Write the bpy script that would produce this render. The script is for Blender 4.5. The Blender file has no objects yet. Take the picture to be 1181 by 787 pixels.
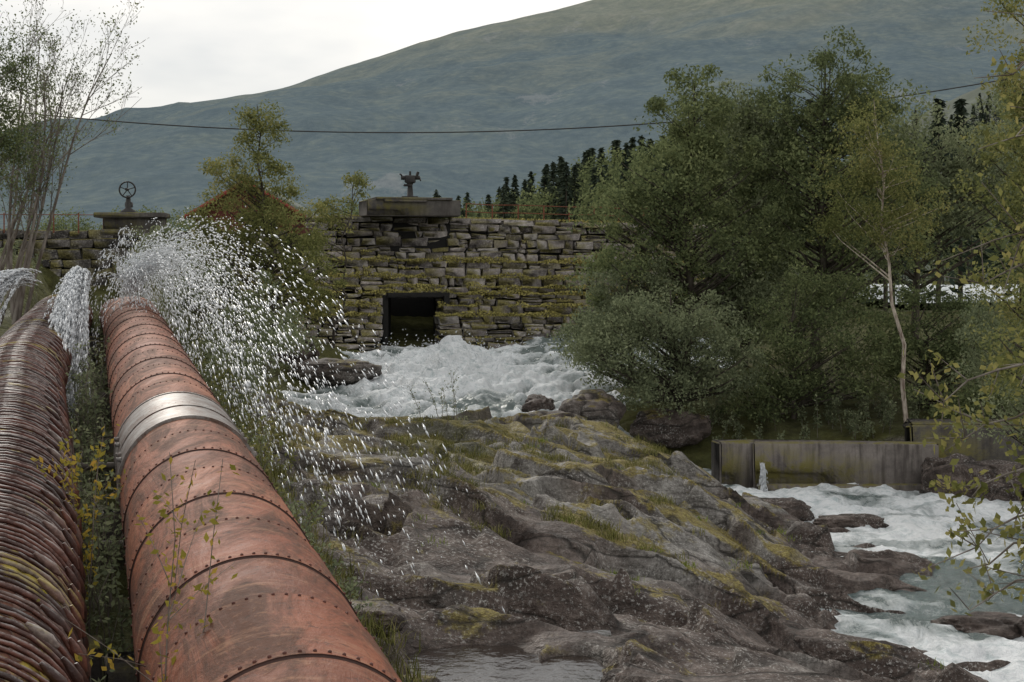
import bpy, math, numpy as np
from mathutils import Vector
R=np.random.default_rng(7)
sc=bpy.context.scene
sc.view_settings.view_transform='Standard'; sc.view_settings.look='None'; sc.view_settings.exposure=0

# ---------------------------------------------------------------- noise
_p=np.random.default_rng(3).permutation(256); _P=np.concatenate([_p,_p,_p])
def pn(x,y,s=0):
    x=np.asarray(x,float)+s*17.31; y=np.asarray(y,float)+s*5.77
    xi=np.floor(x).astype(int); yi=np.floor(y).astype(int); xf=x-xi; yf=y-yi; xi&=255; yi&=255
    def g(i,j,a,b):
        h=_P[_P[(xi+i)&255]+((yi+j)&255)]*(2*np.pi/256); return np.cos(h)*a+np.sin(h)*b
    u=xf**3*(xf*(xf*6-15)+10); v=yf**3*(yf*(yf*6-15)+10)
    n0=g(0,0,xf,yf)*(1-u)+g(1,0,xf-1,yf)*u
    n1=g(0,1,xf,yf-1)*(1-u)+g(1,1,xf-1,yf-1)*u
    return (n0*(1-v)+n1*v)*1.4
def fbm(x,y,o=4,s=0):
    t=0;a=1
    for i in range(o): t=t+a*pn(x*2**i,y*2**i,s+i); a*=.5
    return t
def ridged(x,y,o=4,s=0):
    t=0;a=1
    for i in range(o): t=t+a*(1-2*np.abs(pn(x*2**i,y*2**i,s+i))); a*=.5
    return t/2
def sm(a,b,x):
    t=np.clip((x-a)/(b-a),0,1); return t*t*(3-2*t)

# ---------------------------------------------------------------- mesh utils
class Acc:
    def __init__(s): s.V=[];s.F=[];s.M=[];s.n=0
    def add(s,V,F,m=0):
        V=np.asarray(V,float).reshape(-1,3); F=np.asarray(F,int)
        s.V.append(V); s.F.append(F+s.n); s.M.append(m); s.n+=len(V)
    def build(s,name,mats,smooth=False,parent=None):
        V=np.concatenate(s.V)
        me=bpy.data.meshes.new(name)
        me.vertices.add(len(V)); me.vertices.foreach_set('co',V.ravel().astype(np.float32))
        lv=np.concatenate([f.ravel() for f in s.F]); tot=np.concatenate([np.full(len(f),f.shape[1]) for f in s.F])
        mi=np.concatenate([np.full(len(f),m) for f,m in zip(s.F,s.M)])
        st=np.concatenate([[0],np.cumsum(tot)[:-1]])
        me.loops.add(len(lv)); me.loops.foreach_set('vertex_index',lv.astype(np.int32))
        me.polygons.add(len(tot)); me.polygons.foreach_set('loop_start',st.astype(np.int32))
        try: me.polygons.foreach_set('loop_total',tot.astype(np.int32))
        except Exception: pass
        me.polygons.foreach_set('material_index',mi.astype(np.int32))
        if smooth: me.polygons.foreach_set('use_smooth',np.ones(len(tot),bool))
        for m in mats: me.materials.append(m)
        me.update(calc_edges=True); me.validate()
        o=bpy.data.objects.new(name,me); sc.collection.objects.link(o)
        if parent: o.parent=parent
        return o
def empty(name):
    o=bpy.data.objects.new(name,None); sc.collection.objects.link(o); return o
def tube(acc,pts,rad,n=8,m=0,cap=False):
    pts=np.asarray(pts,float); k=len(pts); rad=np.broadcast_to(rad,(k,))
    T=np.gradient(pts,axis=0); T/=np.linalg.norm(T,axis=1)[:,None]+1e-9
    ref=np.array([0,0,1.]) if abs(T[0,2])<.9 else np.array([1.,0,0])
    A=np.cross(T,ref); A/=np.linalg.norm(A,axis=1)[:,None]+1e-9; B=np.cross(A,T)
    th=np.arange(n)*2*np.pi/n
    V=pts[:,None]+rad[:,None,None]*(np.cos(th)[None,:,None]*A[:,None]+np.sin(th)[None,:,None]*B[:,None])
    i=np.arange(k-1)[:,None]*n; j=np.arange(n)[None]; j2=(j+1)%n
    F=np.stack([i+j,i+j2,i+n+j2,i+n+j],-1).reshape(-1,4)
    acc.add(V.reshape(-1,3),F,m)
    if cap:
        acc.add(V[0],np.arange(n)[None],m); acc.add(V[-1],np.arange(n)[None,::-1],m)
def box(acc,c,s,m=0,bev=.02,rz=0,jit=0):
    c=np.array(c,float); h=np.array(s,float)/2; b=min(bev,h.min()*.45)
    V=[];idx={}
    for sx in(-1,1):
        for sy in(-1,1):
            for sz in(-1,1):
                S=np.array([sx,sy,sz]); jj=R.uniform(-jit,jit,3)*1.6 if jit else 0
                for a in range(3):
                    p=h*S-b*S; p[a]=h[a]*S[a]; idx[(sx,sy,sz,a)]=len(V); V.append(p+jj+(R.uniform(-jit,jit,3)*.6 if jit else 0))
    F4=[];F3=[]
    for a in range(3):
        o=[x for x in range(3) if x!=a]
        for sa in(-1,1):
            q=[]
            for u,v in((-1,-1),(1,-1),(1,1),(-1,1)):
                S=[0,0,0];S[a]=sa;S[o[0]]=u;S[o[1]]=v;q.append(idx[(*S,a)])
            if (sa==1)==(a==1): q=q[::-1]
            F4.append(q)
    for a in range(3):
        o1,o2=[x for x in range(3) if x!=a]
        for u in(-1,1):
            for v in(-1,1):
                S=[0,0,0];S[o1]=u;S[o2]=v
                Sm=list(S);Sm[a]=-1;Sp=list(S);Sp[a]=1
                F4.append([idx[(*Sm,o1)],idx[(*Sp,o1)],idx[(*Sp,o2)],idx[(*Sm,o2)]])
    for sx in(-1,1):
        for sy in(-1,1):
            for sz in(-1,1): F3.append([idx[(sx,sy,sz,a)] for a in range(3)])
    V=np.array(V)
    cz,sn=math.cos(rz),math.sin(rz)
    V=np.stack([V[:,0]*cz-V[:,1]*sn,V[:,0]*sn+V[:,1]*cz,V[:,2]],1)+c
    n0=acc.n; acc.add(V,F4,m); acc.F.append(np.array(F3)+n0); acc.M.append(m)
def unit(n,rng=R):
    v=rng.normal(size=(n,3)); return v/np.linalg.norm(v,axis=1)[:,None]
def leaves(acc,C,l,m=1,asp=.5,rng=R,down=0.0,dirs=None):
    n=len(C); a=unit(n,rng) if dirs is None else dirs+.3*unit(n,rng)
    a[:,2]-=down; a/=np.linalg.norm(a,axis=1)[:,None]
    b=np.cross(a,unit(n,rng)); b/=np.linalg.norm(b,axis=1)[:,None]+1e-9
    L=(l*rng.uniform(.6,1.25,n)/2)[:,None]
    V=np.stack([C-a*L,C+b*L*asp-a*L*.1,C+a*L,C-b*L*asp-a*L*.1],1).reshape(-1,3)
    acc.add(V,np.arange(4*n).reshape(-1,4),m)

# ---------------------------------------------------------------- materials
class NT:
    def __init__(s,name):
        s.m=bpy.data.materials.new(name); s.m.use_nodes=True; s.t=s.m.node_tree; s.t.nodes.clear()
        s.out=s.n('ShaderNodeOutputMaterial'); 
    def n(s,typ,**k):
        nd=s.t.nodes.new(typ)
        for a,b in k.items(): setattr(nd,a,b)
        return nd
    def l(s,a,b): s.t.links.new(a,b)
    def coord(s,scale=(1,1,1),kind='Object',rot=(0,0,0)):
        tc=s.n('ShaderNodeTexCoord'); mp=s.n('ShaderNodeMapping'); mp.inputs['Scale'].default_value=scale; mp.inputs['Rotation'].default_value=rot
        s.l(tc.outputs[kind],mp.inputs[0]); return mp.outputs[0]
    def noise(s,co,scale,det=4,rough=.55,dist=0):
        nd=s.n('ShaderNodeTexNoise'); s.l(co,nd.inputs['Vector']); nd.inputs['Scale'].default_value=scale
        nd.inputs['Detail'].default_value=det; nd.inputs['Roughness'].default_value=rough; nd.inputs['Distortion'].default_value=dist
        return nd.outputs[0]
    def cracks(s,co,scale,warp=.5,wscale=1.5):
        nz=s.n('ShaderNodeTexNoise'); nz.inputs['Scale'].default_value=wscale; nz.inputs['Detail'].default_value=3; s.l(co,nz.inputs['Vector'])
        sc_=s.n('ShaderNodeVectorMath',operation='SCALE'); s.l(nz.outputs[1],sc_.inputs[0]); sc_.inputs['Scale'].default_value=warp
        ad=s.n('ShaderNodeVectorMath',operation='ADD'); s.l(co,ad.inputs[0]); s.l(sc_.outputs[0],ad.inputs[1])
        vo=s.n('ShaderNodeTexVoronoi',feature='DISTANCE_TO_EDGE'); vo.inputs['Scale'].default_value=scale; s.l(ad.outputs[0],vo.inputs['Vector']); return vo.outputs[0]
    def ramp(s,f,stops):
        r=s.n('ShaderNodeValToRGB'); s.l(f,r.inputs[0]); e=r.color_ramp.elements
        while len(e)<len(stops): e.new(.5)
        for x,(p,c) in zip(e,stops):
            x.position=p; x.color=(c,c,c,1) if isinstance(c,(int,float)) else (*c,1)
        return r.outputs[0]
    def mix(s,f,a,b,bt='MIX'):
        nd=s.n('ShaderNodeMix',data_type='RGBA',blend_type=bt)
        for v,i in((f,0),(a,6),(b,7)):
            if isinstance(v,(int,float)): nd.inputs[i].default_value=v if i==0 else (v,v,v,1)
            elif isinstance(v,tuple): nd.inputs[i].default_value=(*v,1)
            else: s.l(v,nd.inputs[i])
        return nd.outputs[2]
    def math(s,op,a,b=0.):
        nd=s.n('ShaderNodeMath',operation=op)
        for v,i in((a,0),(b,1)):
            if isinstance(v,(int,float)): nd.inputs[i].default_value=v
            else: s.l(v,nd.inputs[i])
        return nd.outputs[0]
    def bump(s,h,dist,st=1.0,prev=None):
        b=s.n('ShaderNodeBump'); b.inputs['Strength'].default_value=st; b.inputs['Distance'].default_value=dist; s.l(h,b.inputs['Height'])
        if prev is not None: s.l(prev,b.inputs['Normal'])
        return b.outputs[0]
    def fin(s,col,rough=.8,nrm=None,metal=0,spec=.4,transl=None):
        p=s.n('ShaderNodeBsdfPrincipled')
        for v,k in((col,'Base Color'),(rough,'Roughness'),(metal,'Metallic'),(spec,'Specular IOR Level')):
            if isinstance(v,tuple): p.inputs[k].default_value=(*v,1)
            elif isinstance(v,(int,float)): p.inputs[k].default_value=v
            else: s.l(v,p.inputs[k])
        if nrm is not None: s.l(nrm,p.inputs['Normal'])
        o=p.outputs[0]
        if transl:
            t=s.n('ShaderNodeBsdfTranslucent'); mx=s.n('ShaderNodeMixShader'); mx.inputs[0].default_value=transl
            if isinstance(col,tuple): t.inputs[0].default_value=(*col,1)
            else: s.l(col,t.inputs[0])
            s.l(o,mx.inputs[1]); s.l(t.outputs[0],mx.inputs[2]); o=mx.outputs[0]
        s.l(o,s.out.inputs[0]); return s.m
    def findiff(s,col,tr=0,nrm=None):
        d=s.n('ShaderNodeBsdfDiffuse'); s.l(col,d.inputs[0]); o=d.outputs[0]
        if nrm is not None: s.l(nrm,d.inputs['Normal'])
        if tr:
            t=s.n('ShaderNodeBsdfTranslucent'); mx=s.n('ShaderNodeMixShader'); mx.inputs[0].default_value=tr
            s.l(col,t.inputs[0]); s.l(o,mx.inputs[1]); s.l(t.outputs[0],mx.inputs[2]); o=mx.outputs[0]
        s.l(o,s.out.inputs[0]); return s.m
    def isl(s): return s.n('ShaderNodeNewGeometry').outputs['Random Per Island']
    def up(s):
        g=s.n('ShaderNodeNewGeometry'); x=s.n('ShaderNodeSeparateXYZ'); s.l(g.outputs['Normal'],x.inputs[0]); return x.outputs[2]
    def attr(s,name):
        a=s.n('ShaderNodeAttribute',attribute_name=name); x=s.n('ShaderNodeSeparateColor'); s.l(a.outputs['Color'],x.inputs[0]); return x.outputs

def leafmat(name,dark,mid,light,cs=.35,k=1.0,tr=.35):
    t=NT(name); co=t.coord(); isl=t.isl(); n=t.noise(co,cs,2)
    f=t.math('ADD',t.math('MULTIPLY',isl,.55),t.math('MULTIPLY',t.math('SUBTRACT',n,.25),.9))
    dark,mid,light=[tuple(x*k for x in c) for c in(dark,mid,light)]
    return t.findiff(t.ramp(f,[(.15,dark),(.5,mid),(.95,light)]),tr)
M_leaf=leafmat('leaf_dark',(.045,.056,.028),(.090,.108,.050),(.18,.195,.09),k=1.7)
M_leaf2=leafmat('leaf_grey',(.07,.083,.050),(.13,.148,.084),(.22,.235,.14),k=1.6)
M_leaf3=leafmat('leaf_yellow',(.075,.085,.03),(.15,.16,.06),(.28,.25,.10),k=1.4)
M_leaf4=leafmat('leaf_autumn',(.16,.15,.03),(.32,.27,.05),(.48,.28,.06),2)
M_con=leafmat('needles',(.025,.036,.028),(.05,.065,.045),(.085,.10,.065),.1,tr=0)
M_grass=leafmat('grass_blade',(.08,.085,.025),(.18,.18,.06),(.34,.29,.14),.8,tr=0)
def bark(name,a,b,sc_=6):
    t=NT(name); co=t.coord((1,1,.25)); n=t.noise(co,sc_,4)
    return t.findiff(t.ramp(n,[(.35,a),(.65,b)]))
M_bark=bark('bark_dark',(.04,.033,.028),(.12,.105,.085))
M_birch=bark('bark_birch',(.20,.15,.12),(.68,.60,.50),9)
M_twig=bark('bark_twig',(.11,.09,.075),(.28,.25,.22))

def rockmat(name):
    t=NT(name); co=t.coord(); a=t.attr('mask'); cs=t.coord((.42,1.25,1.6),rot=(0,0,.42))
    n1=t.noise(co,.5,3,.6,.4); n2=t.noise(co,2.2,6,.70); n3=t.noise(co,17,3,.75)
    stre=t.noise(cs,1.3,5,.68,.6)
    ck=t.cracks(cs,.50,.9,1.1); ck2=t.cracks(cs,1.7,.5,3)
    brown=t.ramp(n2,[(.30,(.038,.028,.023)),(.48,(.100,.075,.064)),(.60,(.165,.130,.112)),(.75,(.28,.225,.20))])
    grey=t.ramp(n2,[(.28,(.09,.08,.073)),(.46,(.20,.187,.170)),(.60,(.31,.292,.27)),(.72,(.46,.44,.41))])
    f=t.ramp(t.math('ADD',t.math('MULTIPLY',n1,.6),t.math('MULTIPLY',a[2],.45)),[(.40,0.0),(.60,1.0)])
    c=t.mix(f,brown,grey)
    c=t.mix(t.ramp(stre,[(.50,0.),(.64,.75)]),c,(.045,.034,.029))
    c=t.mix(t.math('MULTIPLY',t.ramp(n3,[(.55,0.),(.63,.8)]),t.ramp(n1,[(.42,0.1),(.6,1.)])),c,(.50,.48,.45))
    c=t.mix(t.ramp(n3,[(.34,.5),(.44,0.)]),c,(.035,.028,.025))
    mo=t.ramp(n3,[(.32,(.075,.058,.018)),(.5,(.20,.155,.038)),(.70,(.33,.29,.08))])
    up=t.ramp(t.up(),[(.62,0.),(.88,1.)])
    mf=t.math('ADD',t.math('MULTIPLY',t.noise(co,1.15,7,.78),.8),t.math('MULTIPLY',a[0],.32))
    mf=t.math('MULTIPLY',t.ramp(mf,[(.55,0.),(.605,.92)]),up)
    c=t.mix(mf,c,mo)
    ckf=t.ramp(ck,[(0.,.85),(.03,0.)]); ckg=t.ramp(ck2,[(0.,.45),(.035,0.)])
    c=t.mix(t.math('MAXIMUM',ckf,ckg),c,(.018,.015,.012))
    soil=t.ramp(n2,[(.3,(.045,.045,.02)),(.6,(.10,.105,.04)),(.8,(.17,.17,.06))])
    c=t.mix(a[1],c,soil)
    hs=t.math('ADD',t.math('MULTIPLY',n2,.17),t.math('MULTIPLY',n3,.04))
    hs=t.math('ADD',hs,t.math('MULTIPLY',stre,-.12)); hs=t.math('ADD',hs,t.math('MULTIPLY',t.ramp(ck,[(0.,0.),(.10,1.)]),.07))
    b=t.bump(hs,1.0,1.0)
    sp=t.math('MULTIPLY',t.math('SUBTRACT',1.0,a[1]),.25)
    return t.fin(c,t.ramp(n1,[(.3,.45),(.6,.8)]),b,spec=sp)
M_rock=rockmat('rock')

def stone(name,cols,moss=.5):
    t=NT(name); co=t.coord(); isl=t.isl(); n=t.noise(co,2.4,6,.72); n3=t.noise(co,12,4,.78); nl=t.noise(co,.38,4,.6)
    c=t.ramp(isl,cols); c=t.mix(.8,c,t.ramp(n,[(.3,.08),(.7,.92)]),'OVERLAY')
    c=t.mix(t.math('MULTIPLY',t.ramp(n3,[(.50,0.),(.60,.85)]),t.ramp(n,[(.4,0.15),(.6,1.)])),c,(.54,.51,.475))
    c=t.mix(t.ramp(nl,[(.48,0.),(.64,.6)]),c,(.075,.066,.06))
    mo=t.ramp(n3,[(.3,(.13,.11,.035)),(.7,(.36,.32,.10))])
    up=t.ramp(t.up(),[(.4,0.),(.85,.9)])
    c=t.mix(up,c,mo)
    c=t.mix(t.math('MULTIPLY',t.ramp(t.noise(t.coord((.5,.5,1.6)),1.0,5,.75),[(.56,0.),(.64,.7)]),moss),c,mo)
    return t.fin(c,.9,t.bump(t.math('ADD',t.math('MULTIPLY',n,.18),t.math('MULTIPLY',n3,.05)),1.0),spec=.2)
M_block=stone('dam_stone',[(0,(.14,.122,.116)),(.3,(.25,.222,.212)),(.65,(.38,.33,.31)),(1,(.51,.47,.44))],.4)
M_blockd=stone('dark_stone',[(0,(.07,.065,.06)),(1,(.22,.20,.185))])
def concrete(name,a,b):
    t=NT(name); co=t.coord(); n=t.noise(co,1.2,7,.75); st=t.noise(t.coord((3,3,.3)),2,5,.6)
    c=t.mix(t.ramp(st,[(.45,0.),(.65,.7)]),t.ramp(n,[(.3,a),(.7,b)]),(.06,.05,.045))
    c=t.mix(t.math('MULTIPLY',t.ramp(t.up(),[(.4,0.),(.8,1.)]),t.ramp(n,[(.42,0.),(.55,1.)])),c,(.17,.15,.045))
    return t.fin(c,.9,t.bump(t.noise(co,12,5,.7),.03),spec=.2)
M_conc=concrete('concrete',(.12,.105,.097),(.30,.265,.24))
M_concd=concrete('concrete_dark',(.06,.055,.05),(.17,.155,.14))
def simple(name,c,r=.6,metal=0,var=.3,scale=5):
    t=NT(name); n=t.noise(t.coord(),scale,5,.65)
    d=tuple(x*(1-var) for x in c); e=tuple(min(1,x*(1+var)) for x in c)
    return t.fin(t.ramp(n,[(.3,d),(.7,e)]),r,t.bump(n,.01),metal)
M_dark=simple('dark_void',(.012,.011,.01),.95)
M_iron=simple('dark_iron',(.035,.032,.03),.5,.3)
M_rail=simple('rusty_rail',(.20,.07,.04),.8)
M_redwood=simple('red_boards',(.13,.035,.027),.8)
M_roof=simple('roof_green',(.10,.12,.09),.7)
M_wood=simple('grey_wood',(.16,.14,.12),.85)

def pipemat():
    t=NT('rust_red_steel'); co=t.coord(); isl=t.isl(); n=t.noise(co,1.1,7,.75,.6); n2=t.noise(co,11,5,.78); n3=t.noise(t.coord((1,.35,2.2),rot=(0,0,-.29)),1.7,7,.78,.8); n4=t.noise(t.coord((.6,2.5,.5),rot=(0,0,-.29)),2.2,6,.75,.3)
    c=t.ramp(n,[(.30,(.09,.026,.011)),(.45,(.22,.060,.025)),(.58,(.32,.10,.044)),(.74,(.41,.18,.09))])
    c=t.mix(.5,c,t.ramp(isl,[(0,(.11,.036,.018)),(.5,(.26,.078,.036)),(1,(.38,.15,.078))]))
    c=t.mix(t.ramp(n3,[(.44,0.),(.58,.88)]),c,(.078,.033,.018))
    c=t.mix(t.ramp(n4,[(.54,0.),(.66,.6)]),c,(.38,.20,.115))
    c=t.mix(t.ramp(n2,[(.57,0.),(.68,.4)]),c,(.42,.21,.11))
    c=t.mix(t.ramp(n2,[(.34,.7),(.44,0.)]),c,(.05,.022,.013))
    h=t.math('ADD',t.math('MULTIPLY',n2,.012),t.math('MULTIPLY',n3,.02))
    return t.fin(c,t.ramp(n3,[(.35,.60),(.65,.85)]),t.bump(h,1.0,1.0),spec=.3)
M_pipe=pipemat()
def stavemat():
    t=NT('wood_staves'); co=t.coord(); n=t.noise(co,1.0,6,.75); n2=t.noise(t.coord((6,.4,6),rot=(0,0,.24)),2,5)
    c=t.ramp(n2,[(.3,(.025,.014,.011)),(.5,(.085,.038,.026)),(.75,(.17,.07,.045))])
    mo=t.math('MULTIPLY',t.ramp(n,[(.53,0.),(.60,.95)]),t.ramp(t.up(),[(.2,0.),(.7,1.)]))
    c=t.mix(mo,c,(.32,.25,.04))
    return t.fin(c,.75,t.bump(n2,.02),spec=.2)
M_stave=stavemat()
def bandmat():
    t=NT('iron_bands'); co=t.coord(); n=t.noise(co,.8,6,.75); n2=t.noise(co,9,5,.75); isl=t.isl()
    c=t.ramp(isl,[(0,(.035,.018,.014)),(.5,(.13,.046,.030)),(.8,(.20,.08,.055)),(1,(.28,.23,.20))])
    c=t.mix(t.ramp(n2,[(.4,.7),(.6,0.)]),c,(.04,.02,.016))
    c=t.mix(t.math('MULTIPLY',t.ramp(t.up(),[(.45,0.),(.9,.75)]),t.ramp(n2,[(.42,0.),(.56,1.)])),c,(.36,.35,.34))
    c=t.mix(t.math('MULTIPLY',t.ramp(n,[(.55,0.),(.62,.8)]),t.ramp(t.up(),[(.2,0.),(.7,1.)])),c,(.34,.26,.05))
    return t.fin(c,.5,t.bump(n2,.012),.0,spec=.5)
M_band=bandmat()
t=NT('galvanised_clamp'); n=t.noise(t.coord(),3,7,.78); n2=t.noise(t.coord((1,3,1)),5,5,.7); c=t.ramp(n,[(.38,(.12,.075,.055)),(.50,(.22,.20,.185)),(.66,(.36,.34,.32))]); c=t.mix(t.ramp(n2,[(.53,0.),(.63,.7)]),c,(.15,.08,.055)); M_clamp=t.fin(c,.5,t.bump(n,.012),.3)

def watermat(name,scale,deep,lo,hi):
    t=NT(name); a=t.attr('foam'); n=t.noise(t.coord((1,.45,1),rot=(0,0,.35)),scale,8,.75,1.3); nb=t.noise(t.coord(),scale*4,5,.7,.5)
    f=t.math('ADD',t.math('MULTIPLY',n,.9),t.math('MULTIPLY',t.math('SUBTRACT',a[0],.5),1.1))
    f=t.ramp(f,[(lo,0.),(hi,1.)])
    c=t.mix(f,deep,t.ramp(nb,[(.3,(.50,.57,.58)),(.52,(.88,.90,.91))]))
    h=t.math('ADD',t.math('MULTIPLY',nb,.12),t.math('MULTIPLY',n,.25))
    return t.fin(c,t.ramp(f,[(0.,.1),(.6,.75)]),t.bump(h,1.0,.9),spec=.4)
M_rapid=watermat('white_water',1.1,(.17,.21,.20),.26,.54)
M_river=watermat('river_water',.9,(.13,.17,.165),.33,.62)
t=NT('spray_drops'); M_drop=t.fin((.90,.92,.94),.3,None,spec=.5,transl=.3)

# ---------------------------------------------------------------- terrain
CP=[(2.4,18.5,-5.4),(4.4,20,-6.0),(7.2,22,-6.75),(-.1,20.2,-4.9),(1.4,18.0,-5.05),(.5,19.5,-5.0),(-1.6,20.8,-4.75),(-2.3,22,-4.5),(-3.2,25,-4.2),(-1.4,25,-4.6),(.75,25,-4.95),
(-.7,18.0,-5.75),(.1,17.3,-5.75),(-1.2,18.7,-5.6),(-.5,16.2,-5.4),(.5,16.2,-5.5),
(2.6,25,-5.55),(4.6,24.5,-6.35),(6.2,25,-6.8),(.17,30,-4.65),(2.07,31,-4.85),(4.1,32,-5.65),(6,32,-6.5),(9.0,32.3,-6.95),(-2.8,33,-4.55),(-4.9,38,-4.45),(-2.7,40,-4.55),
(-.26,41,-4.7),(2.7,40,-4.7),(4,39,-5.15),(5.6,40,-6.4),(8.0,37.3,-6.95),(8.2,24.5,-7.2),(7.0,28.2,-7.15),
(12,24,-8),(12,30,-8),(12,36,-8),(9,41,-8),(13,41,-8),(10,18,-8),
(-6,50,-5.9),(-5,63,-4.9),(0,50,-6.0),(1,57,-5.5),(-5,46,-6.0),(0,45,-6.0),(-8.6,52,-4.4),(-8.6,46,-4.7),(-8.5,62,-3.7),
(3.5,44.5,-6.6),(6.5,45.5,-7.7),(5,49,-5.1),(3.4,52,-4.7),(8,50,-4.9),(4.5,60,-4.2),(6,66,-3.4),(15,62,-3.2),(14,50,-4.7),(9,47.5,-5.9),(13,46.5,-5.8),(20,46,-5.2),
(17,38,-6.7),(16.5,31,-7.0),(20,30,-6),(22,38,-4.6),(18,24,-7),(24,20,-6),(28,50,-4),(30,70,-3),
(-1.0,8,-4.2),(-3.3,15,-3.75),(-6,24,-3.35),(-8,31,-3.05),(-10,38,-2.8),(-8,15,-3.5),(-14,30,-2.6),(-20,40,-1.6),(-14,50,-1.2),(-11,52,-2.4),(-20,58,.3),(-12,60,-1.6),
(-1.7,16,-4.2),(-2.6,19,-4.1),(-4.3,24,-3.75),(-.95,15,-4.7),(-3.3,22.5,-4.7),(-6.5,34,-3.9),(-7.5,41,-4.2),
(1.6,15.8,-5.05),(2.8,16.3,-5.15),(4.5,17,-5.6),(.9,14,-5.3),
(0,6,-5.5),(5,10,-6.5),(4,13,-5.9),(10,12,-8),(-15,5,-3.5),(-30,20,-2),(-30,60,0),(30,5,-6),(20,10,-7),(0,72,-3),(-10,75,-1),(15,75,-3),(-1,12,-5)]
CP=np.array(CP,float)
_n=len(CP); _A=np.zeros((_n+3,_n+3)); _D=np.linalg.norm(CP[:,None,:2]-CP[None,:,:2],axis=2)
_A[:_n,:_n]=_D; _A[:_n,_n]=1; _A[:_n,_n+1:]=CP[:,:2]; _A[_n:,:_n]=_A[:_n,_n:].T
_w=np.linalg.solve(_A,np.concatenate([CP[:,2],[0,0,0]]))
def rbf(x,y):
    xc=np.clip(x,-30,30); yc=np.clip(y,4,76)
    r=_w[_n]+_w[_n+1]*xc+_w[_n+2]*yc
    for i in range(_n): r=r+_w[i]*np.hypot(xc-CP[i,0],yc-CP[i,1])
    return r
def pipex(y): return 1.1-.296*y
def rockm(x,y):
    left=sm(pipex(y)+1.5,pipex(y)+2.6,x); return left*sm(13.5,10,x)*sm(46,43.5,y)*sm(9,13,y)
def saw(u,k=.16):
    f=u-np.floor(u); return np.where(f<k,sm(0,k,f),1-(f-k)/(1-k))
def H(x,y):
    x=np.asarray(x,float); y=np.asarray(y,float)
    h=rbf(x,y); rm=rockm(x,y)
    al=.93*x-.37*y; ac=.37*x+.93*y
    wob=fbm(al/5,ac/4,3,2)
    a1=.5+.5*np.clip(fbm(al/4,ac/3,2,6)+.3,0,1)
    d=.28*fbm(al/4,ac/3,3,4)
    d=d+.66*a1*(saw(ac/4.0+.9*wob,.11)-.5)
    d=d+.20*(saw(ac/1.5+1.4*wob+.45*fbm(al/1.5,ac/1.5,2,8),.14)-.5)*sm(-.1,.5,fbm(al/2,ac/2,2,14)+.05)
    d=d+.34*(saw(al/3.1+1.0*fbm(x/2.5,y/2.5,3,17),.08)-.5)*sm(-.3,.3,fbm(x/2.6,y/2.6,2,24))
    d=d+.07*(saw(ac/.5+1.2*fbm(al/1.5,ac/1.5,3,27),.2)-.5)*sm(.1,.5,fbm(x/1.4,y/1.4,2,34))
    d=d*(1-.8*np.exp(-((x+.4)**2/2.2+(y-17.6)**2/3.0)))
    d=d+.035*fbm(x/.5,y/.5,3,9)+.012*fbm(x/.18,y/.18,2,31)
    hr=h+d
    hb=h+.13*fbm(x/1.8,y/1.8,4,11)+.05*fbm(x/.4,y/.4,2,12)
    o=hb*(1-rm)+hr*rm
    bed=-4.15+.0366*np.minimum(y,38)
    pw=sm(2.6,1.2,np.abs(x-(pipex(y)-1.1)))*sm(66,60,y)
    o=o*(1-pw)+np.minimum(o,bed+.06*fbm(x,y,3))*pw
    far=np.where(x>20,-3.2,-1.2)+0*x
    f=np.maximum(sm(74,90,y),sm(28,45,np.abs(x)))
    f2=sm(74,90,y)
    o=o*(1-f)+(far*f2+rbf(x,y)*(1-f2))*f
    return o
def geo(a,b,n):
    s=np.geomspace(.5,abs(b-a),n); return a+np.sign(b-a)*s
xs=np.concatenate([geo(-14,-3500,34)[::-1],np.arange(-14,-8,.2),np.arange(-8,12,.065),np.arange(12,15,.2),geo(15,3500,40)])
ys=np.concatenate([geo(12,-400,14)[::-1],np.arange(12,43.5,.075),np.arange(43.5,76,.35),geo(76,3600,26)])
X,Y=np.meshgrid(xs,ys); Z=H(X,Y)
def gridobj(name,X,Y,Z,mat,smooth=True):
    a=Acc(); ny,nx=X.shape; i=np.arange(ny-1)[:,None]*nx; j=np.arange(nx-1)[None]
    a.add(np.stack([X,Y,Z],-1).reshape(-1,3),np.stack([i+j,i+j+1,i+nx+j+1,i+nx+j],-1).reshape(-1,4)); return a.build(name,[mat],smooth)
def setcol(o,name,r,g,b):
    at=o.data.color_attributes.new(name,'FLOAT_COLOR','POINT')
    d=np.stack([r,g,b,np.ones_like(r)],-1).astype(np.float32); at.data.foreach_set('color',d.ravel())
ground=gridobj('ground',X,Y,Z,M_rock)
rm=rockm(X,Y)
soil=(1-rm)*np.where((X>3)&(Y<46.5)&(X<15),0,1); 
pit=np.exp(-((X+1.5)**2/6+(Y-35)**2/40))*sm(.0,.5,fbm(X/2,Y/2,3,40)+.25)
soil=np.clip(soil*.9+pit*.5,0,1)
wet=sm(-6.45,-6.85,Z)
moss=np.clip(.22+.42*sm(20,32,Y)+.55*fbm(X/2.6,Y/2.6,2,50)-.3*sm(5,8,X)-wet,0,1)
grey=np.clip(.14+.5*sm(22,34,Y)+.6*fbm(X/2.5,Y/2.5,2,60)-.3*sm(4.5,7,X)+.5*np.exp(-((X-2.6)**2/4+(Y-38)**2/10))-wet,0,1)
setcol(ground,'mask',moss.ravel(),soil.ravel(),grey.ravel())

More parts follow.
